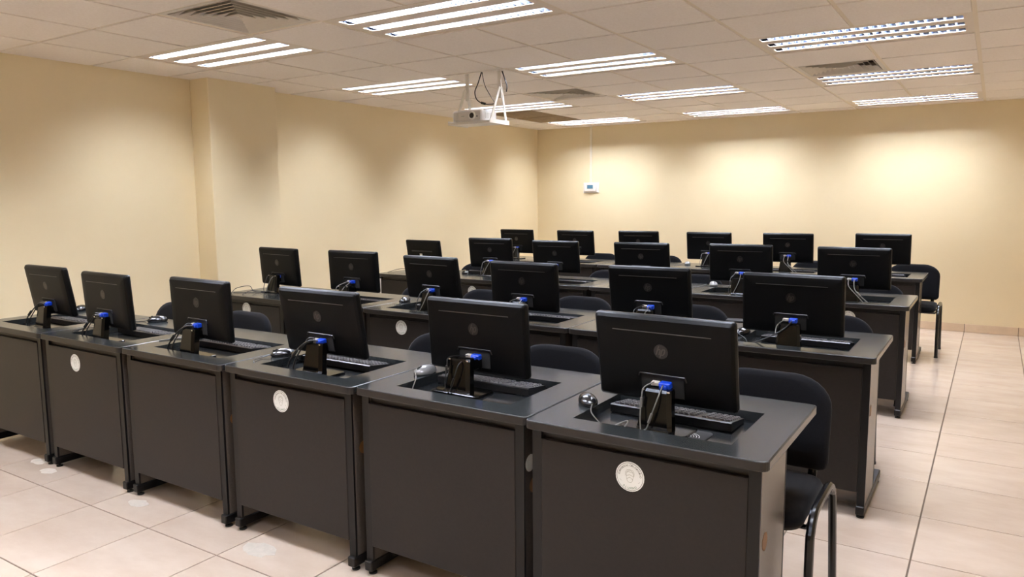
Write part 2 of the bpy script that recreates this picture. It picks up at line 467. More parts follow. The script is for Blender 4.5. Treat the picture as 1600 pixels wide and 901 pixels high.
# ------------------------------------------------------------------ desks
DW, DD, HD = 0.783, 0.682, 0.763
TXA, TXB, TYA, TYB = -.263, .262, .100, .478         # tray opening in desk coordinates
def top_mesh(hole):
    mb = MB()
    prof = [(0.0, .004), (-.0015, .001), (-.004, 0.0), (-.026, 0.0), (-.0295, .0015), (-.031, .005)]
    outer = lambda ins: [(a, b + DD / 2) for a, b in rrect(DW - 2 * ins, DD - 2 * ins, .022 - ins * .5, 4)]
    L = [[(a, b, HD + z) for a, b in outer(i)] for z, i in prof]
    mb.loops(L, close0=not hole, close1=not hole)
    if hole:
        inner = [(TXB, TYB), (TXA, TYB), (TXA, TYA), (TXB, TYA)]
        for zz, lp in ((0.0, L[0]), (-.031, L[-1])):
            n = len(lp); o = len(mb.v)
            mb.v += lp + [(a, b, HD + zz) for a, b in inner]
            q = n // 4; tri = []
            for k in range(n):
                c0 = k // q; c1 = ((k + 1) % n) // q
                tri.append((o + k, o + (k + 1) % n, o + n + c0))
                if c1 != c0: tri.append((o + (k + 1) % n, o + n + c1, o + n + c0))
            mb.f += tri; mb.m += [0] * len(tri)
        mb.add([(a, b, HD + z) for z in (0, -.031) for a, b in inner], [(k, (k + 1) % 4, 4 + (k + 1) % 4, 4 + k) for k in range(4)])
    me = mb.mesh('desktop', ['desk_laminate', 'desk_edge'])
    for pl in me.polygons:
        if (abs(pl.normal.z) < .95 and pl.center.y < .03) or .05 < abs(pl.normal.z) < .95: pl.material_index = 1
    return me
ME_TOP, ME_TOPF = top_mesh(True), top_mesh(False)
def leg_mb():
    return MB().box(-.016, .016, .022, .325, .06, HD - .0312, c=.002)
def make_desk(hole=True):
    r = thing('computer_desk', 'x', 'desk')
    obj('desktop', ME_TOP if hole else ME_TOPF, r)
    if hole:
        mb = MB(); t = .004; zf = HD - .036
        mb.box(TXA - t, TXB + t, TYA - t, TYB + t, zf - t, zf)
        a, b, c, d = TXA, TXB, TYA, TYB
        for q in ((a - t, a, c - t, d + t), (b, b + t, c - t, d + t), (a, b, c - t, c), (a, b, d, d + t)): mb.box(*q, zf, HD - .0315)
        part('tray', mb, 'tray_laminate', r)
    px = DW / 2 - .038
    part('modesty_panel', MB().box(-px + .018, px - .018, .017, .033, .122, .704, c=.002), 'desk_panel', r)
    part('rail', MB().box(-px + .016, px - .016, .036, .056, .68, HD - .0315), 'desk_edge', r)
    part('rear_rail', MB().box(-px + .016, px - .016, .28, .30, .62, HD - .0415), 'desk_edge', r)
    for s in (-1, 1):
        m = MB(); m.box(-.016, .016, .030, .318, .06, HD - .0312, c=.0015)
        lg = part('leg_panel', m, 'desk_side', r, loc=(s * px, 0, 0))
        part('edge_strip', MB().box(-.017, .017, .020, .0298, .06, HD - .0312), 'desk_steel', lg)
        part('edge_strip', MB().box(-.017, .017, .3182, .324, .06, HD - .0312), 'desk_steel', lg)
        part('grommet', MB().cyl((s * .0157, .085, .50), .027, (s, 0, 0), .0012, 20), 'grommet', lg, label='round brown cable hole')
        f = part('foot', MB().box(-.019, .019, .006, .585, .018, .0598, c=.004), 'desk_steel', r, loc=(s * px, 0, 0))
        for yy in (.035, .555):
            part('glide', MB().cyl((0, yy, 0.0005), .017, (0, 0, 1), .006, 12).cyl((0, yy, .006), .006, (0, 0, 1), .0118, 8), 'glide', f)
    freeze(r); return r
ROWS = {1: (-.478, .7886, [2.015, 2.019, 2.026, 2.040, 2.052, 2.030]), 2: (-.408, .786, [3.645] * 6), 3: (-.435, .7865, [5.50] * 6), 4: (-.493, .795, [7.43] * 6)}
ORD = ['first', 'second', 'third', 'fourth', 'fifth', 'sixth']
RN = {1: 'front row', 2: 'second row', 3: 'third row', 4: 'back row'}
def place(k): return ('by the left wall' if k == 1 else 'at the aisle end' if k == 6 else ORD[k - 1] + ' from the left wall')
FLAT = {(2, 1), (3, 1), (3, 2), (4, 1), (4, 4)}
STK = {(1, 6): (-.893, .637), (1, 4): (-2.485, .645), (1, 2): (-4.087, .632), (2, 3): (-3.218, .657), (2, 1): (-4.77, .668), (3, 2): (-3.984, .652), (3, 6): (-.807, .66)}
dproto = make_desk(True); fproto = make_desk(False)
DESK = {}
used = {True: False, False: False}
for rr in (1, 2, 3, 4):
    xr, pit, ys = ROWS[rr]
    for k in range(1, 7):
        x = xr - pit * (6 - k) - pit / 2; y = ys[k - 1]
        hole = (rr, k) not in FLAT
        pr_ = dproto if hole else fproto
        if not used[hole]: o = pr_; o.location = (x, y, 0); used[hole] = True
        else: o = dup(pr_, (x, y, 0))
        st = ' with round white sticker' if (rr, k) in STK else ''
        o['label'] = ('dark computer desk%s, %s in the %s' % (st, place(k), RN[rr])); o['group'] = 'computer desks in rows'
        DESK[rr, k] = o
for key, (sx, sz) in STK.items():
    d = DESK[key]
    s = obj('sticker', ME_DISC, d, (sx - d.location.x, .0168, sz)); s['label'] = 'round white face-mask notice sticker'
    for nm, me, off in (('ring', ME_RING, .0011), ('lettering', ME_TXT, .0012), ('lettering', ME_TXT2, .0012), ('face_drawing', ME_FACE, .0012)):
        c = obj(nm, me, s, (0, -off, 0))

lgp = [c for c in kids(DESK[1, 5]) if c.name.split('.')[0] == 'leg_panel'][1]
part('label_tag', MB().cyl((.0162, .062, .585), .03, (1, 0, 0), .001, 20), 'sticker_white', lgp, label='round white tag')
# ------------------------------------------------------------------ monitors
MW, MH = .49, .30
def shell_loops(w_, h_, prof, r):
    return [[(a, y, b + h_ / 2) for a, b in rrect(w_ - 2 * i, h_ - 2 * i, max(r - i * .4, .004), 4)] for y, i in prof]
def make_monitor(variant=0):
    r = thing('monitor', 'x', 'monitor')
    # panel holder carries the tilt
    sh = MB().loops(shell_loops(MW, MH, [(.004, .0005), (-.006, 0), (-.014, .003), (-.022, .012), (-.026, .03), (-.027, .06)], .012))
    scr = part('shell', sh, 'monitor_shell', r, smooth=True, angle=25)
    part('bezel', MB().loops(shell_loops(MW, MH, [(.0042, .0005), (.010, .0015)], .012)), 'monitor_bezel', scr)
    part('screen', MB().box(-MW / 2 + .012, MW / 2 - .012, .0102, .0108, .016, MH - .012), 'monitor_screen', scr, label='dark glossy screen')
    yb = -.0272
    if variant == 0:
        part('vent_groove', MB().box(-.172, .172, -.0292, -.026, .2475, .2498), 'groove', scr)
        lg = part('logo', MB().cyl((0, -.0265, .185), .0245, (0, -1, 0), .0018, 32), 'logo_disc', scr, label='round logo')
        L = MB(); zc = .185; yy = -.0289; sl = .36
        def stroke(pts, w_):
            P = [Vector((a + sl * b, 0, b)) for a, b in pts]; vs = []
            for i, q in enumerate(P):
                t = (P[min(i + 1, len(P) - 1)] - P[max(i - 1, 0)]).normalized(); nn = Vector((-t.z, 0, t.x)) * w_ / 2
                vs += [(q + nn) + Vector((0, yy, zc)), (q - nn) + Vector((0, yy, zc))]
            L.add(vs, [(2 * i, 2 * i + 2, 2 * i + 3, 2 * i + 1) for i in range(len(P) - 1)])
        stroke([(-.0125, .0195), (-.0125, -.011)], .0042); stroke([(-.012, .006), (-.006, .0085), (-.0025, .005), (-.0025, -.011)], .0042)
        stroke([(.0035, .008), (.0035, -.0205)], .0042); stroke([(.0035, .008), (.011, .0085), (.0135, .004), (.0135, -.006), (.011, -.0105), (.0035, -.0105)], .0042)
        part('logo_letters', L, 'logo_letters', scr)
        # raised lip over the connector bay
        lip = MB(); path = bez([(-.083, -.0272, .093), (-.079, -.0285, .101), (-.070, -.029, .1035), (0, -.029, .1035), (.070, -.029, .1035), (.079, -.0285, .101), (.084, -.0272, .088)], 3)
        lip.tube(path, .0032, 6); part('bay_lip', lip, 'monitor_bezel', scr, smooth=True)
        part('bay', MB().box(-.075, .075, -.0276, -.0265, .028, .100), 'vent_dark', scr)
        pl = part('video_plug', MB().box(-.003, .036, -.053, -.0277, .064, .086, c=.003).box(.004, .029, -.064, -.0531, .068, .082, c=.002), 'vga_blue', scr, label='blue video plug')
        part('power_plug', MB().box(-.034, -.006, -.046, -.0277, .070, .083, c=.002), 'plug_grey', scr, label='pale grey data plug')
    else:
        part('vent_groove', MB().box(-.155, .14, -.034, -.0265, .176, .188, c=.002), 'monitor_bezel', scr)
        part('label_tag', MB().box(-.045, -.01, -.0285, -.0268, .128, .155), 'white_plastic', scr, label='small white label')
    # stand
    st = MB(); L = []
    for z, hw, y0, y1 in ((.008, .062, -.113, -.070), (.02, .060, -.108, -.070), (.08, .0535, -.098, -.060), (.128, .0495, -.090, -.050), (.137, .047, -.086, -.050)):
        L.append([(a, b, z) for a, b in ((-hw, y1), (-hw, y0 + .012), (-hw + .012, y0), (hw - .012, y0), (hw, y0 + .012), (hw, y1))])
    st.loops(L); sd = part('stand', st, 'stand_gloss', r)
    part('neck', MB().box(-.035, .035, 0, .05, .085, .125, c=.003), 'stand_gloss', r, loc=(0, -.06, 0))
    part('base_plate', MB().loops([[(a, b - .066, z) for a, b in rrect(.235 - i * 2, .122 - i * 2, .02, 4)] for z, i in ((0, .0015), (.002, 0), (.006, 0), (.009, .003))]), 'stand_gloss', r)
    part('glint_trim', MB().box(-.056, .056, -.1145, -.1132, .010, .0145), 'chrome', sd)  # chrome strip added to give the white glint of the glossy stand bevel
    for s in (-1, 1): part('glint_trim', MB().box(s * .043 - .005, s * .043 + .005, -.0905, -.0885, .131, .136), 'chrome', sd)
    freeze(r); return r
KB = {(1, 1): (-4.80, -.8), (1, 2): (-4.02, -1.5), (1, 3): (-3.265, -1), (1, 4): (-2.49, -1), (1, 5): (-1.685, 1), (1, 6): (-.892, -2),
      (2, 2): (-3.92, 1), (2, 3): (-3.15, -1), (2, 4): (-2.36, 0), (2, 5): (-1.585, 0), (2, 6): (-.785, -1),
      (3, 3): (-3.20, 0), (4, 2): (-4.07, 0), (4, 5): (-1.68, 0), (4, 6): (-.89, 0), (3, 2): (-4.10, 0)}
MON = {(1, 1): (-4.821, 2.317, .805, -1.3, 8.9, 1), (1, 2): (-4.066, 2.235, .800, -3.0, 3.2, 1), (1, 3): (-3.286, 2.264, .804, -2.8, 2.0, 1), (1, 4): (-2.475, 2.324, .801, -.4, 9.7, 1), (1, 5): (-1.729, 2.439, .785, -1.0, 4.4, 1), (1, 6): (-.888, 2.336, .806, -3.1, 9.4, 1),
 (2, 1): (-4.782, 4.022, .815, -5.0, 4.3, 1), (2, 2): (-3.969, 4.015, .815, -.1, 3.1, 1), (2, 3): (-3.168, 3.963, .812, -5.1, 9.8, 1), (2, 4): (-2.405, 3.892, .804, -2.5, 4.9, 1), (2, 5): (-1.626, 4.0, .805, .8, 10.1, 1), (2, 6): (-.818, 3.855, .808, -2.8, 5.0, 1),
 (3, 1): (-4.79, 5.85, .815, -3, 9.0, .915), (3, 2): (-4.053, 5.95, .832, 4.4, 7.8, .964), (3, 3): (-3.326, 5.93, .821, -.5, 7.4, .975), (3, 4): (-2.511, 5.975, .816, 3.2, 9.6, 1), (3, 5): (-1.667, 5.946, .823, 2.7, 7.4, 1), (3, 6): (-.825, 5.813, .830, -2.7, 7.4, 1),
 (4, 1): (-4.969, 7.88, .824, -1.1, 7.6, .978), (4, 2): (-4.164, 7.9, .822, 0, 8.2, .987), (4, 3): (-3.37, 7.92, .833, 2.9, 9.6, .973), (4, 4): (-2.556, 7.9, .826, .3, 8.1, .992), (4, 5): (-1.747, 7.927, .827, 2.7, 8.7, 1), (4, 6): (-.879, 7.92, .843, .4, 8.7, .984)}
mproto = make_monitor(0); m2 = make_monitor(1); first = True
PANEL = ('shell',)
MONO = {}; PDY = {}; PZ = {}
for (rr, k), (x, y, z, yaw, tilt, s) in MON.items():
    if (rr, k) == (3, 1): o = m2
    elif first: o = mproto; first = False
    else: o = dup(mproto, (0, 0, 0))
    zb = HD + .0004 if (rr, k) in FLAT else HD - .0356
    yf = ROWS[rr][2][k - 1]
    if y - yf > .40:
        q = (yf + .40) / y; x *= q; y *= q; z = 1.4803 - (1.4803 - z) * q; s *= q
    dy = min(max(y, yf + .236), yf + .335 if (rr, k) in KB else yf + .40) - y
    if (rr, k) in FLAT: dy = 0.0
    o.location = (x, y + dy, zb); o.rotation_euler = (0, 0, math.radians(yaw)); o.scale = (s, s, s)
    PDY[rr, k] = -dy / s; PZ[rr, k] = (z - zb) / s
    pal = [c for c in kids(o) if c.name.split('.')[0] == 'shell'][0]
    pal.location = (0, -dy / s, (z - zb) / s); pal.rotation_euler = (math.radians(tilt), 0, 0)
    nk = [c for c in kids(o) if c.name.split('.')[0] == 'neck'][0]; nk.scale = (1, max((-dy / s + .042) / .05, .3), 1)
    o['label'] = ('older black monitor with white label, by the left wall in the third row' if (rr, k) == (3, 1) else 'black monitor on the desk %s in the %s' % (place(k), RN[rr]))
    o['group'] = 'monitors on the desks'
    MONO[rr, k] = o

# video cables: parts of their monitors
def cable(o, pts, m, r=.0028, nm='video_cable', bead=None):
    part(nm, MB().tube(bez(pts, 8), r, 6), m, o, smooth=True)
    if bead:
        q = Vector(bead[0]); d = Vector(bead[1]).normalized() * .016
        part('cable_bead', MB().tube([q - d, q + d], r * 2.0, 8), m, o, smooth=True)
def plugs(rr, k):
    z = PZ[rr, k]; d = PDY[rr, k]; t = math.radians(MON[rr, k][4])
    return Vector((.017, d - .062 - .075 * math.sin(t), z + .073)), Vector((-.022, d - .044 - .075 * math.sin(t), z + .075))
for (rr, k) in MON:
    if (rr, k) == (3, 1): continue
    o = MONO[rr, k]; a, b = plugs(rr, k)
    rnd = random.Random(rr * 10 + k)
    if rr == 1 and k <= 4:          # sweeping to the left and down
        cable(o, [a, a + Vector((-.03, -.02, 0)), (-.07, -.10, .115), (-.105, -.125, .06), (-.125, -.128, .012)], 'cable_black', .0038, bead=((-.088, -.115, .088), (-.035, -.02, -.05)))
        cable(o, [b, b + Vector((-.02, -.015, .004)), (-.06, -.085, .125), (-.085, -.115, .06), (-.10, -.12, .008)], 'cable_black', .0034)
    elif (rr, k) in ((1, 5), (1, 6)):
        cable(o, [a, (.015, -.098, .125), (.006, -.119, .08), (-.012, -.127, .02), (-.018, -.135, .012)], 'cable_grey' if k == 6 else 'cable_black', .0024, bead=((-.003, -.124, .05), (-.3, -.1, -1)))
        cable(o, [b, (-.042, -.09, .14), (-.042, -.108, .11), (-.038, -.125, .05), (-.032, -.133, .01)], 'cable_grey' if k == 6 else 'cable_black', .0022, bead=((-.041, -.113, .095), (0, -.1, -1)))
    elif (rr, k) == (2, 6):
        cable(o, [a, (-.02, -.105, .11), (-.10, -.13, .06), (-.20, -.12, .02), (-.26, -.10, .045)], 'cable_black', .0036)
        cable(o, [b, (-.055, -.09, .125), (-.056, -.115, .09)], 'cable_grey', .0024)
    elif (rr, k) in ((3, 6), (4, 5)):
        cable(o, [a, (.03, -.11, .11), (.08, -.13, .06), (.14, -.14, .012)], 'cable_grey', .0034, bead=((.06, -.124, .078), (.05, -.02, -.05)))
        cable(o, [b, (-.01, -.11, .13), (.05, -.135, .07), (.11, -.15, .010)], 'cable_grey', .003)
    else:
        cable(o, [a, (.012, -.10, .12), (-.01 + .01 * rnd.random(), -.119, .07), (-.03, -.132, .012)], 'cable_grey', .003)
        cable(o, [b, (-.055, -.085, .135), (-.058, -.108, .10), (-.062, -.128, .04), (-.05, -.136, .010)], 'cable_grey' if rnd.random() < .6 else 'cable_black', .0028)

# ------------------------------------------------------------------ keyboards
def make_keyboard():
    r = thing('keyboard', 'x', 'keyboard')
    # the raised rear edge is at y = 0, the user's edge at y = .135
    prof = [(0, .004), (0, .030), (.006, .033), (.130, .017), (.136, .012), (.134, .003)]
    part('case', MB().prism(prof, 'x', -.2175, .2175), 'key_body', r)
    kb = MB(); sl = (.0168 - .033) / (.130 - .006)
    rows = [15, 15, 14, 13, 12, 9]
    for i in range(6):
        y0 = .016 + i * .0188; x = -.210
        n = 21
        for c in range(n):
            if c in (15,) or c == 19 and False: continue
            x0 = -.209 + c * .0200; 
            if i == 5 and 4 <= c <= 8:
                if c > 4: continue
                x1 = x0 + 5 * .02 - .003
            else: x1 = x0 + .0168
            z0 = .033 + sl * (y0 - .006); z1 = .033 + sl * (y0 + .0155 - .006)
            vs = [(x0, y0, z0), (x1, y0, z0), (x1, y0 + .0155, z1), (x0, y0 + .0155, z1)]
            top = [(x0 + .002, y0 + .002, z0 + .0055), (x1 - .002, y0 + .002, z0 + .0055), (x1 - .002, y0 + .0135, z1 + .0055), (x0 + .002, y0 + .0135, z1 + .0055)]
            kb.loops([vs, top], close0=False)
    part('keys', kb, 'key_cap', r, kind='stuff')
    for s in (-1, 1): part('foot', MB().box(s * .17 - .012, s * .17 + .012, .008, .013, .0, .0045), 'key_body', r)
    freeze(r); return r
kp = make_keyboard(); kfirst = True
for (rr, k), (x, a) in KB.items():
    y = ROWS[rr][2][k - 1] + (.335 if (rr, k) not in FLAT else .405)
    if (rr, k) == (1, 6): y -= .008
    z = HD + .0004 if (rr, k) in FLAT else HD - .0355
    if kfirst: o = kp; kfirst = False
    else: o = dup(kp, (0, 0, 0))
    o.location = (x, y, z); o.rotation_euler = (0, 0, math.radians(a))
    o['label'] = 'black keyboard on the desk %s in the %s' % (place(k), RN[rr]); o['group'] = 'keyboards on the desks'

# ------------------------------------------------------------------ mice
def make_mouse(m, cab):
    r = thing('computer_mouse', 'x', 'mouse')
    L = []; n = 16
    for z, s in ((0, .90), (.006, 1.0), (.016, .96), (.025, .82), (.032, .58), (.036, .25)):
        L.append([(math.cos(2 * math.pi * q / n) * .033 * s * (1 - .12 * math.sin(2 * math.pi * q / n)), math.sin(2 * math.pi * q / n) * .058 * s + (.004 if z > .02 else 0), z) for q in range(n)])
    part('shell', MB().loops(L), m, r, smooth=True, angle=60)
    part('scroll_wheel', MB().cyl((-.003, -.028, .029), .008, (1, 0, 0), .006, 12), 'cable_black', r)
    part('button_gap', MB().box(-.0006, .0006, -.046, -.010, .022, .0325), 'cable_black', r)
    freeze(r); return r
mp1 = make_mouse('mouse_shell', 0); mp2 = make_mouse('mouse_grey', 0); fm1 = [True, True]
# x, y, rotation, kind, cable points (world), label
MICE = [((1, 6), -1.172, 2.31, 42, 0, [(-1.10, 2.20, HD + .003), (-1.03, 2.17, HD - .030), (-.985, 2.19, HD - .032)], 'glossy black mouse on the front-row desk at the aisle end'),
 ((1, 5), -1.960, 2.375, -8, 1, [(-1.925, 2.27, HD + .004), (-1.88, 2.20, HD - .028), (-1.79, 2.19, HD - .032)], 'grey-topped mouse beside the fifth front-row monitor from the left wall'),
 ((1, 4), -2.760, 2.31, -35, 0, [(-2.80, 2.22, HD + .004), (-2.77, 2.15, HD + .003), (-2.70, 2.16, HD - .026), (-2.60, 2.19, HD - .032)], 'black mouse beside the fourth front-row monitor from the left wall'),
 ((1, 3), -4.225, 2.60, -40, 0, [(-4.30, 2.56, HD + .003), (-4.34, 2.53, HD + .003)], 'black mouse at the rear edge of the second front-row desk'),
 ((2, 6), -1.09, 3.96, -15, 0, [(-1.06, 3.86, HD + .003), (-1.03, 3.80, HD + .002), (-1.00, 3.76, HD - .02), (-.95, 3.80, HD - .032)], 'shiny black mouse left of the aisle-end monitor in the second row'),
 ((3, 2), -4.34, 5.90, 60, 0, [(-4.26, 5.83, HD + .003), (-4.24, 5.74, HD + .003)], 'black mouse left of the second monitor in the third row'),
 ((3, 5), -1.925, 6.07, 30, 1, [(-1.98, 5.98, HD + .003), (-2.03, 5.90, HD + .003), (-2.02, 5.80, HD + .003)], 'pale grey mouse left of the fifth monitor in the third row'),
 ((4, 4), -2.79, 7.88, 20, 1, [(-2.84, 7.78, HD + .003), (-2.88, 7.70, HD + .003)], 'pale grey mouse left of the fourth monitor in the back row'),
 ((2, 3), -3.50, 4.03, 10, 0, [(-3.46, 3.93, HD + .003), (-3.45, 3.86, HD + .003)], 'black mouse left of the third monitor in the second row'),
 ((1, 1), -5.13, 2.62, 30, 0, [(-5.20, 2.58, HD + .003), (-5.20, 2.50, HD + .003)], 'black mouse on the rear edge of the front-row desk by the left wall')]
for key, x, y, a, kd, cab, label in MICE:
    src = mp1 if kd == 0 else mp2
    if fm1[kd]: o = src; fm1[kd] = False
    else: o = dup(src, (0, 0, 0))
    o.location = (x, y, HD + .0006); o.rotation_euler = (0, 0, math.radians(a)); o['label'] = label; o['group'] = 'computer mice on the desks'
    q = Matrix.Rotation(math.radians(a), 3, 'Z') @ Vector((0, -.056, .012)) + Vector((x, y, HD))
    pts = [q] + [Vector(p) for p in cab]; inv = Matrix.Rotation(-math.radians(a), 3, 'Z')
    pts = [inv @ (p - Vector((x, y, HD + .0006))) for p in pts]
    part('cable', MB().tube(bez(pts, 8), .0020, 6), 'cable_grey' if kd or key == (1, 6) else 'cable_black', o, smooth=True)

# ------------------------------------------------------------------ chairs
def cushion(w_, h_, r, prof, bend, axis):
    """rounded slab; prof = (depth, inset) loops; bend(x, v) -> offset"""
    L = []
    for d, i in prof:
        P = rrect(w_ - 2 * i, h_ - 2 * i, max(r - i * .6, .01), 6)
        L.append([(a, b, d) for a, b in P])
    return L
def make_chair():
    r = thing('stacking_chair', 'x', 'chair')
    # seat
    prof = [(.418, .03), (.425, .008), (.436, 0), (.452, 0), (.466, .006), (.474, .022), (.478, .06)]
    L = [[(a, b - .015, z - .010 * (1 if b < -.15 else 0)) for a, b, z in [(p[0], p[1], d) for p in rrect(.455 - 2 * i, .43 - 2 * i, .075 - i * .4, 6)]] for d, i in prof]
    seat = part('seat', MB().loops(L), 'fabric', r, smooth=True, angle=60)
    part('seat_shell', MB().loops([[(a, b - .015, z) for a, b in rrect(.43, .41, .07, 6)] for z in (.408, .4175)]), 'chair_plastic', r)
    # backrest: wide panel, strongly rounded top corners, curved in plan, leaning back
    def outline(i):
        W_, H_ = .462 - 2 * i, .335 - 2 * i; P = []
        rt, rb = .145, .035
        for (sx, sy, rx, ry, a0) in ((1, 1, rt, .11, 0), (-1, 1, rt, .11, 90), (-1, -1, rb, rb, 180), (1, -1, rb, rb, 270)):
            for k in range(8):
                a = math.radians(a0 + 90 * k / 7); P.append((sx * (W_ / 2 - rx) + rx * math.cos(a), sy * (H_ / 2 - ry) + ry * math.sin(a)))
        return P
    def bent(P, d):
        out = []
        for a, b in P:
            z = .655 + b; y = .215 + (z - .5) * .16 - .55 * a * a * .9 + d
            out.append((a, y, z))
        return out
    prof = [(.022, .05), (.020, .018), (.014, .004), (.004, 0), (-.006, 0), (-.015, .006), (-.021, .022), (-.024, .06)]
    mb = MB(); LL = [bent(outline(i), d) for d, i in prof]
    # fan caps with a centre strip keep the curvature
    mb.loops(LL)
    part('backrest', mb, 'fabric', r, smooth=True, angle=50)
    # frame
    for s in (-1, 1):
        x = s * .252
        pts = [(x + s * .004, -.235, .003), (x, -.212, .36), (x, -.20, .415), (x, -.165, .455), (x, -.11, .468), (x, .06, .472), (x, .12, .462), (x, .165, .43), (x, .19, .37), (x + s * .004, .245, .003)]
        P = bez(pts, 5)
        part('side_frame', MB().tube(P, .0155, 10, flat=.95, side=(1, 0, 0)), 'chair_steel', r, smooth=True)
        for yy in (-.235, .245): part('foot_cap', MB().cyl((x + s * .004, yy, 0), .0165, (0, 0, 1), .014, 12), 'chair_plastic', r)
        part('back_support', MB().tube(bez([(s * .165, .06, .400), (s * .17, .15, .402), (s * .175, .188, .43), (s * .178, .205, .50), (s * .178, .222, .60)], 5), .016, 10, flat=.5, side=(0, 1, 0)), 'chair_steel', r, smooth=True)
    for yy in (-.14, .09):
        part('cross_bar', MB().tube([(-.247, yy, .435), (-.225, yy, .403), (.225, yy, .403), (.247, yy, .435)], .009, 8), 'chair_steel', r, smooth=True)
    freeze(r); return r
CHAIRS = [((1, 6), -.690, 2.640, 0), ((1, 5), -1.61, 2.66, 0), ((1, 4), -2.22, 2.65, 4), ((1, 2), -3.745, 2.63, 0), ((1, 1), -4.49, 2.66, -3),
 ((2, 2), -3.69, 4.25, 0), ((2, 3), -3.10, 4.25, 0), ((2, 4), -2.32, 4.25, 0), ((2, 5), -1.545, 4.24, 0), ((2, 6), -.75, 4.24, 0),
 ((3, 1), -4.467, 6.08, 0), ((3, 3), -2.965, 6.08, 0), ((3, 4), -2.15, 6.08, 0), ((3, 6), -.77, 6.08, 0),
 ((4, 2), -4.01, 8.03, 0), ((4, 3), -3.215, 8.03, 0), ((4, 5), -1.55, 8.03, 0), ((4, 6), -.640, 8.06, 0)]
cp = make_chair(); cf = True
for (rr, k), x, y, a in CHAIRS:
    if cf: o = cp; cf = False
    else: o = dup(cp, (0, 0, 0))
    o.location = (x, y, 0); o.rotation_euler = (0, 0, math.radians(a))
    o['label'] = ('black padded chair behind the desk %s in the %s' % (place(k), RN[rr])); o['group'] = 'black chairs behind the desks'

# ------------------------------------------------------------------ projector, its bracket and cables
PX, PY = -3.475, 5.0
br = thing('projector_bracket', 'white steel ceiling bracket with shelf carrying the projector', 'bracket', (PX, PY, HC))
zs = -.405
part('shelf', MB().box(-.225, .175, -.17, .10, zs - .004, zs).box(-.225, .175, -.174, -.17, zs - .012, zs + .006).box(-.227, -.224, -.17, .10, zs - .012, zs + .02).box(.174, .177, -.17, .10, zs - .012, zs + .02), 'white_paint', br)
for s in (-1, 1):
    x = s * .155
    part('post', MB().box(x - .016, x + .016, -.004, .004, -.215, -.001), 'white_paint', br)
    part('ceiling_plate', MB().box(x - .03, x + .03, -.03, .03, -.006, -.0012), 'white_paint', br)
    for e in (-.145, .075):
        m = MB(); P0, P1 = Vector((s * .166, e, zs)), Vector((s * .166, 0.0 + (.012 if e > 0 else -.012), -.13))
        d = (P1 - P0).normalized(); sd_ = Vector((0, d.z, -d.y)) * .012; tt = Vector((.003, 0, 0))
        m.loops([[P0 - sd_ - tt, P0 + sd_ - tt, P0 + sd_ + tt, P0 - sd_ + tt], [P1 - sd_ - tt, P1 + sd_ - tt, P1 + sd_ + tt, P1 - sd_ + tt]])
        part('brace', m, 'white_paint', br)
pj = thing('projector', 'white video projector on the hanging ceiling shelf', 'projector', (PX - .055, PY - .045, HC + zs + .0005))
body = MB().loops([[(a, b, z) for a, b in rrect(.29 - 2 * i, .215 - 2 * i, .025, 4)] for z, i in ((.008, .006), (.014, 0), (.085, 0), (.096, .006), (.099, .02))])
part('body', body, 'projector_white', pj, smooth=True, angle=40)
part('front_panel', MB().box(-.128, .128, -.1095, -.1065, .018, .084, c=.001), 'projector_grey', pj)
part('lens_ring', MB().cyl((.055, -.1065, .052), .033, (0, -1, 0), .012, 24, r2=.029), 'projector_white', pj, smooth=True)
part('lens', MB().cyl((.055, -.1165, .052), .021, (0, -1, 0), .0035, 24), 'lens_glass', pj, label='dark projector lens')
part('sensor_window', MB().cyl((.1, -.1092, .045), .006, (0, -1, 0), .002, 12), 'lens_glass', pj)
part('brand_mark', MB().box(-.052, -.02, -.1102, -.1094, .048, .055), 'sticker_grey', pj)
for q in range(6): part('grille_slat', MB().box(-.122 + q * .007, -.119 + q * .007, -.1115, -.1092, .024, .078), 'projector_grey', pj)
for q in range(5): part('side_slot', MB().box(.1445, .146, -.06 + q * .02, -.048 + q * .02, .03, .075), 'projector_grey', pj)
for sx in (-.1, .1):
    part('foot', MB().cyl((sx, -.06, 0), .01, (0, 0, 1), .0082, 10), 'cable_black', pj)
pc = thing('projector_cables', 'black cables looping from the ceiling down to the projector', 'cable', (PX, PY, HC - .002))
part('cable', MB().tube(bez([(.0, -.02, 0), (-.03, -.03, -.09), (-.06, -.03, -.15), (-.05, -.02, -.21), (.0, .0, -.245), (.06, .03, -.25), (.10, .04, -.24)], 8), .0045, 8), 'cable_black', pc, smooth=True)
part('cable', MB().tube(bez([(.004, -.02, 0), (.02, -.01, -.10), (.05, .02, -.18), (.075, .04, -.23), (.07, .05, -.27)], 8), .003, 8), 'cable_black', pc, smooth=True)
part('cable', MB().tube(bez([(.165, .02, 0), (.19, .02, -.06), (.205, .03, -.12), (.20, .03, -.165)], 8), .0048, 8), 'cable_black', pc, smooth=True)
part('cable_bead', MB().tube([(-.018, -.008, -.236), (.016, .008, -.248)], .0095, 8), 'cable_black', pc, smooth=True)

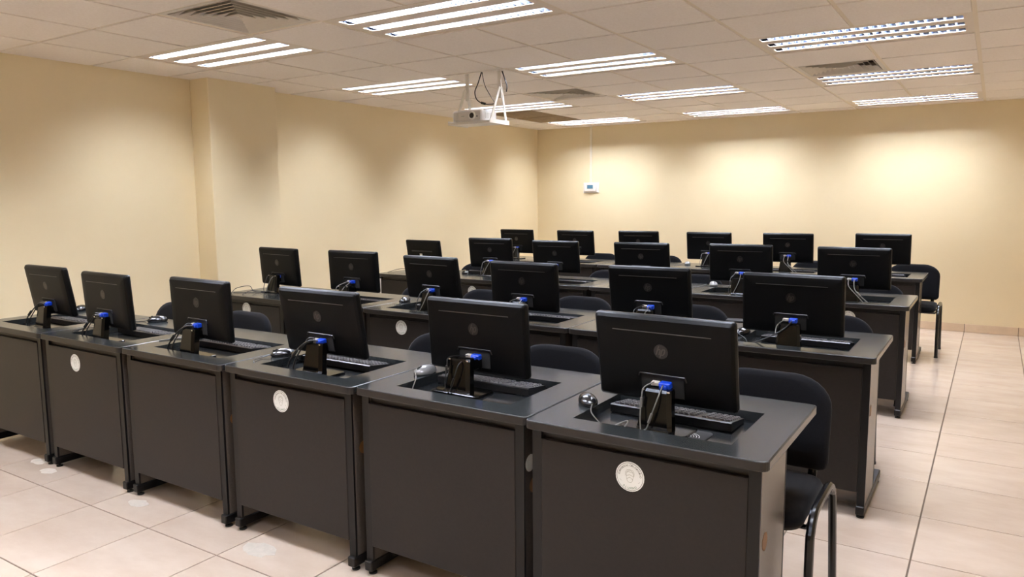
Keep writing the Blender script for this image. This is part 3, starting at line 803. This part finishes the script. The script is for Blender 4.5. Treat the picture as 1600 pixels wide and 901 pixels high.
# ------------------------------------------------------------------ thermostat and conduit
th = thing('thermostat', 'white wall thermostat with blue screen on the back wall', 'thermostat', (-4.79, YB - .0005, 1.64))
part('back_plate', MB().box(-.122, .122, -.008, 0, -.072, .070, c=.003), 'thermo', th)
part('body', MB().box(-.095, .085, -.028, -.0082, -.052, .056, c=.006), 'thermo', th)
part('screen_frame', MB().box(-.062, .048, -.0305, -.0282, -.022, .046, c=.002), 'white_plastic', th)
part('screen', MB().box(-.052, .038, -.0318, -.0306, -.014, .038), 'lcd', th, label='blue-grey display')
part('button', MB().box(.062, .076, -.0305, -.0282, -.006, .006), 'projector_grey', th)
part('lower_lip', MB().box(-.07, .06, -.0315, -.0282, -.046, -.040), 'thermo', th)
tag(part('conduit', MB().box(-.015, .015, -.016, 0, 0, HC - 1.7125, c=.003), 'raceway', None), 'white plastic conduit running from ceiling to thermostat', 'conduit').location = (-4.796, YB - .0005, 1.7115)

# ------------------------------------------------------------------ odds and ends on the desks
b = thing('small_box', 'small pale grey box behind the aisle-end front monitor, on the second-row desk', 'box', (-1.150, 4.02, HD + .0004), math.radians(8))
part('body', MB().box(-.045, .045, -.04, .04, 0, .055, c=.004), 'box_grey', b); part('lid', MB().box(-.046, .046, -.041, .041, .0552, .064, c=.002), 'pad_black', b)
mp = thing('mouse_pad', 'dark mouse pad with white curved stripes in the aisle-end front-row tray', 'mouse pad', (-.765, 2.265, HD - .0355), math.radians(-4))
part('pad', MB().loops([[(a, b_, z) for a, b_ in rrect(.09, .10, .02, 5)] for z in (0, .0028)]), 'pad_black', mp)
sw = MB()
for q in range(4):
    r0 = .020 + q * .007; P = [(-.03 + r0 * math.cos(t) * 1.3, -.025 + r0 * math.sin(t)) for t in [k * math.pi / 14 for k in range(8)]]; vs = []
    for i, (a, b_) in enumerate(P): vs += [(a, b_, .0031), (a * .96 - .0012, b_ * .96 - .001, .0031)]
    sw.add(vs, [(2 * i, 2 * i + 2, 2 * i + 3, 2 * i + 1) for i in range(len(P) - 1)])
part('stripes', sw, 'sticker_white', mp)
def loose(label, paths, m, base):
    o = thing('loose_cable', label, 'cable', base)
    for p in paths: part('cable', MB().tube(bez([Vector(q) - Vector(base) for q in p], 8), .0024, 6), m, o, smooth=True)
z = HD + .003
loose('thin dark cables curling over the second-row desk by the left wall', [[(-5.02, 3.72, z), (-5.06, 3.80, z + .03), (-4.98, 3.86, z + .045), (-4.90, 3.84, z + .01), (-4.85, 3.90, z), (-4.80, 3.94, z)], [(-4.86, 3.70, z), (-4.88, 3.80, z + .02), (-4.82, 3.90, z + .004), (-4.76, 3.93, z)], [(-5.05, 3.76, z), (-4.95, 3.80, z + .002), (-4.88, 3.88, z), (-4.80, 3.93, z)]], 'cable_black', (-4.93, 3.82, HD + .0005))
loose('thin cable looped on the third-row desk by the left wall', [[(-5.10, 5.62, z), (-5.08, 5.75, z + .02), (-5.0, 5.78, z + .025), (-4.93, 5.74, z), (-4.88, 5.80, z)]], 'cable_black', (-5.0, 5.72, HD + .0005))
loose('pale cable coil inside the aisle-end front-row tray', [[(-1.03, 2.19, HD - .033), (-.99, 2.22, HD - .012), (-.97, 2.20, HD - .008), (-.98, 2.17, HD - .032), (-.955, 2.16, HD - .033)], [(-1.05, 2.17, HD - .033), (-.99, 2.185, HD - .030), (-.955, 2.17, HD - .033)]], 'cable_grey', (-1.0, 2.18, HD - .0355))
loose('thin cable loop on the third front-row desk', [[(-3.62, 2.23, z), (-3.58, 2.32, z), (-3.49, 2.33, z), (-3.41, 2.27, HD - .02), (-3.38, 2.22, HD - .033)]], 'cable_black', (-3.5, 2.28, HD + .0005))
loose('thin cable loop on the second front-row desk', [[(-4.30, 2.14, z), (-4.36, 2.22, z), (-4.31, 2.27, z), (-4.24, 2.23, HD - .016), (-4.19, 2.19, HD - .033)]], 'cable_black', (-4.3, 2.2, HD + .0005))
tag(part('conduit', MB().box(-.007, .007, -.004, .004, 0, .715), 'white_plastic', None), 'thin white strip painted as the lit desk leg edge at the left end of the third row', 'conduit').location = (-5.083, 5.489, 0.0)  # white strip stands in for light on the front edge of the desk leg
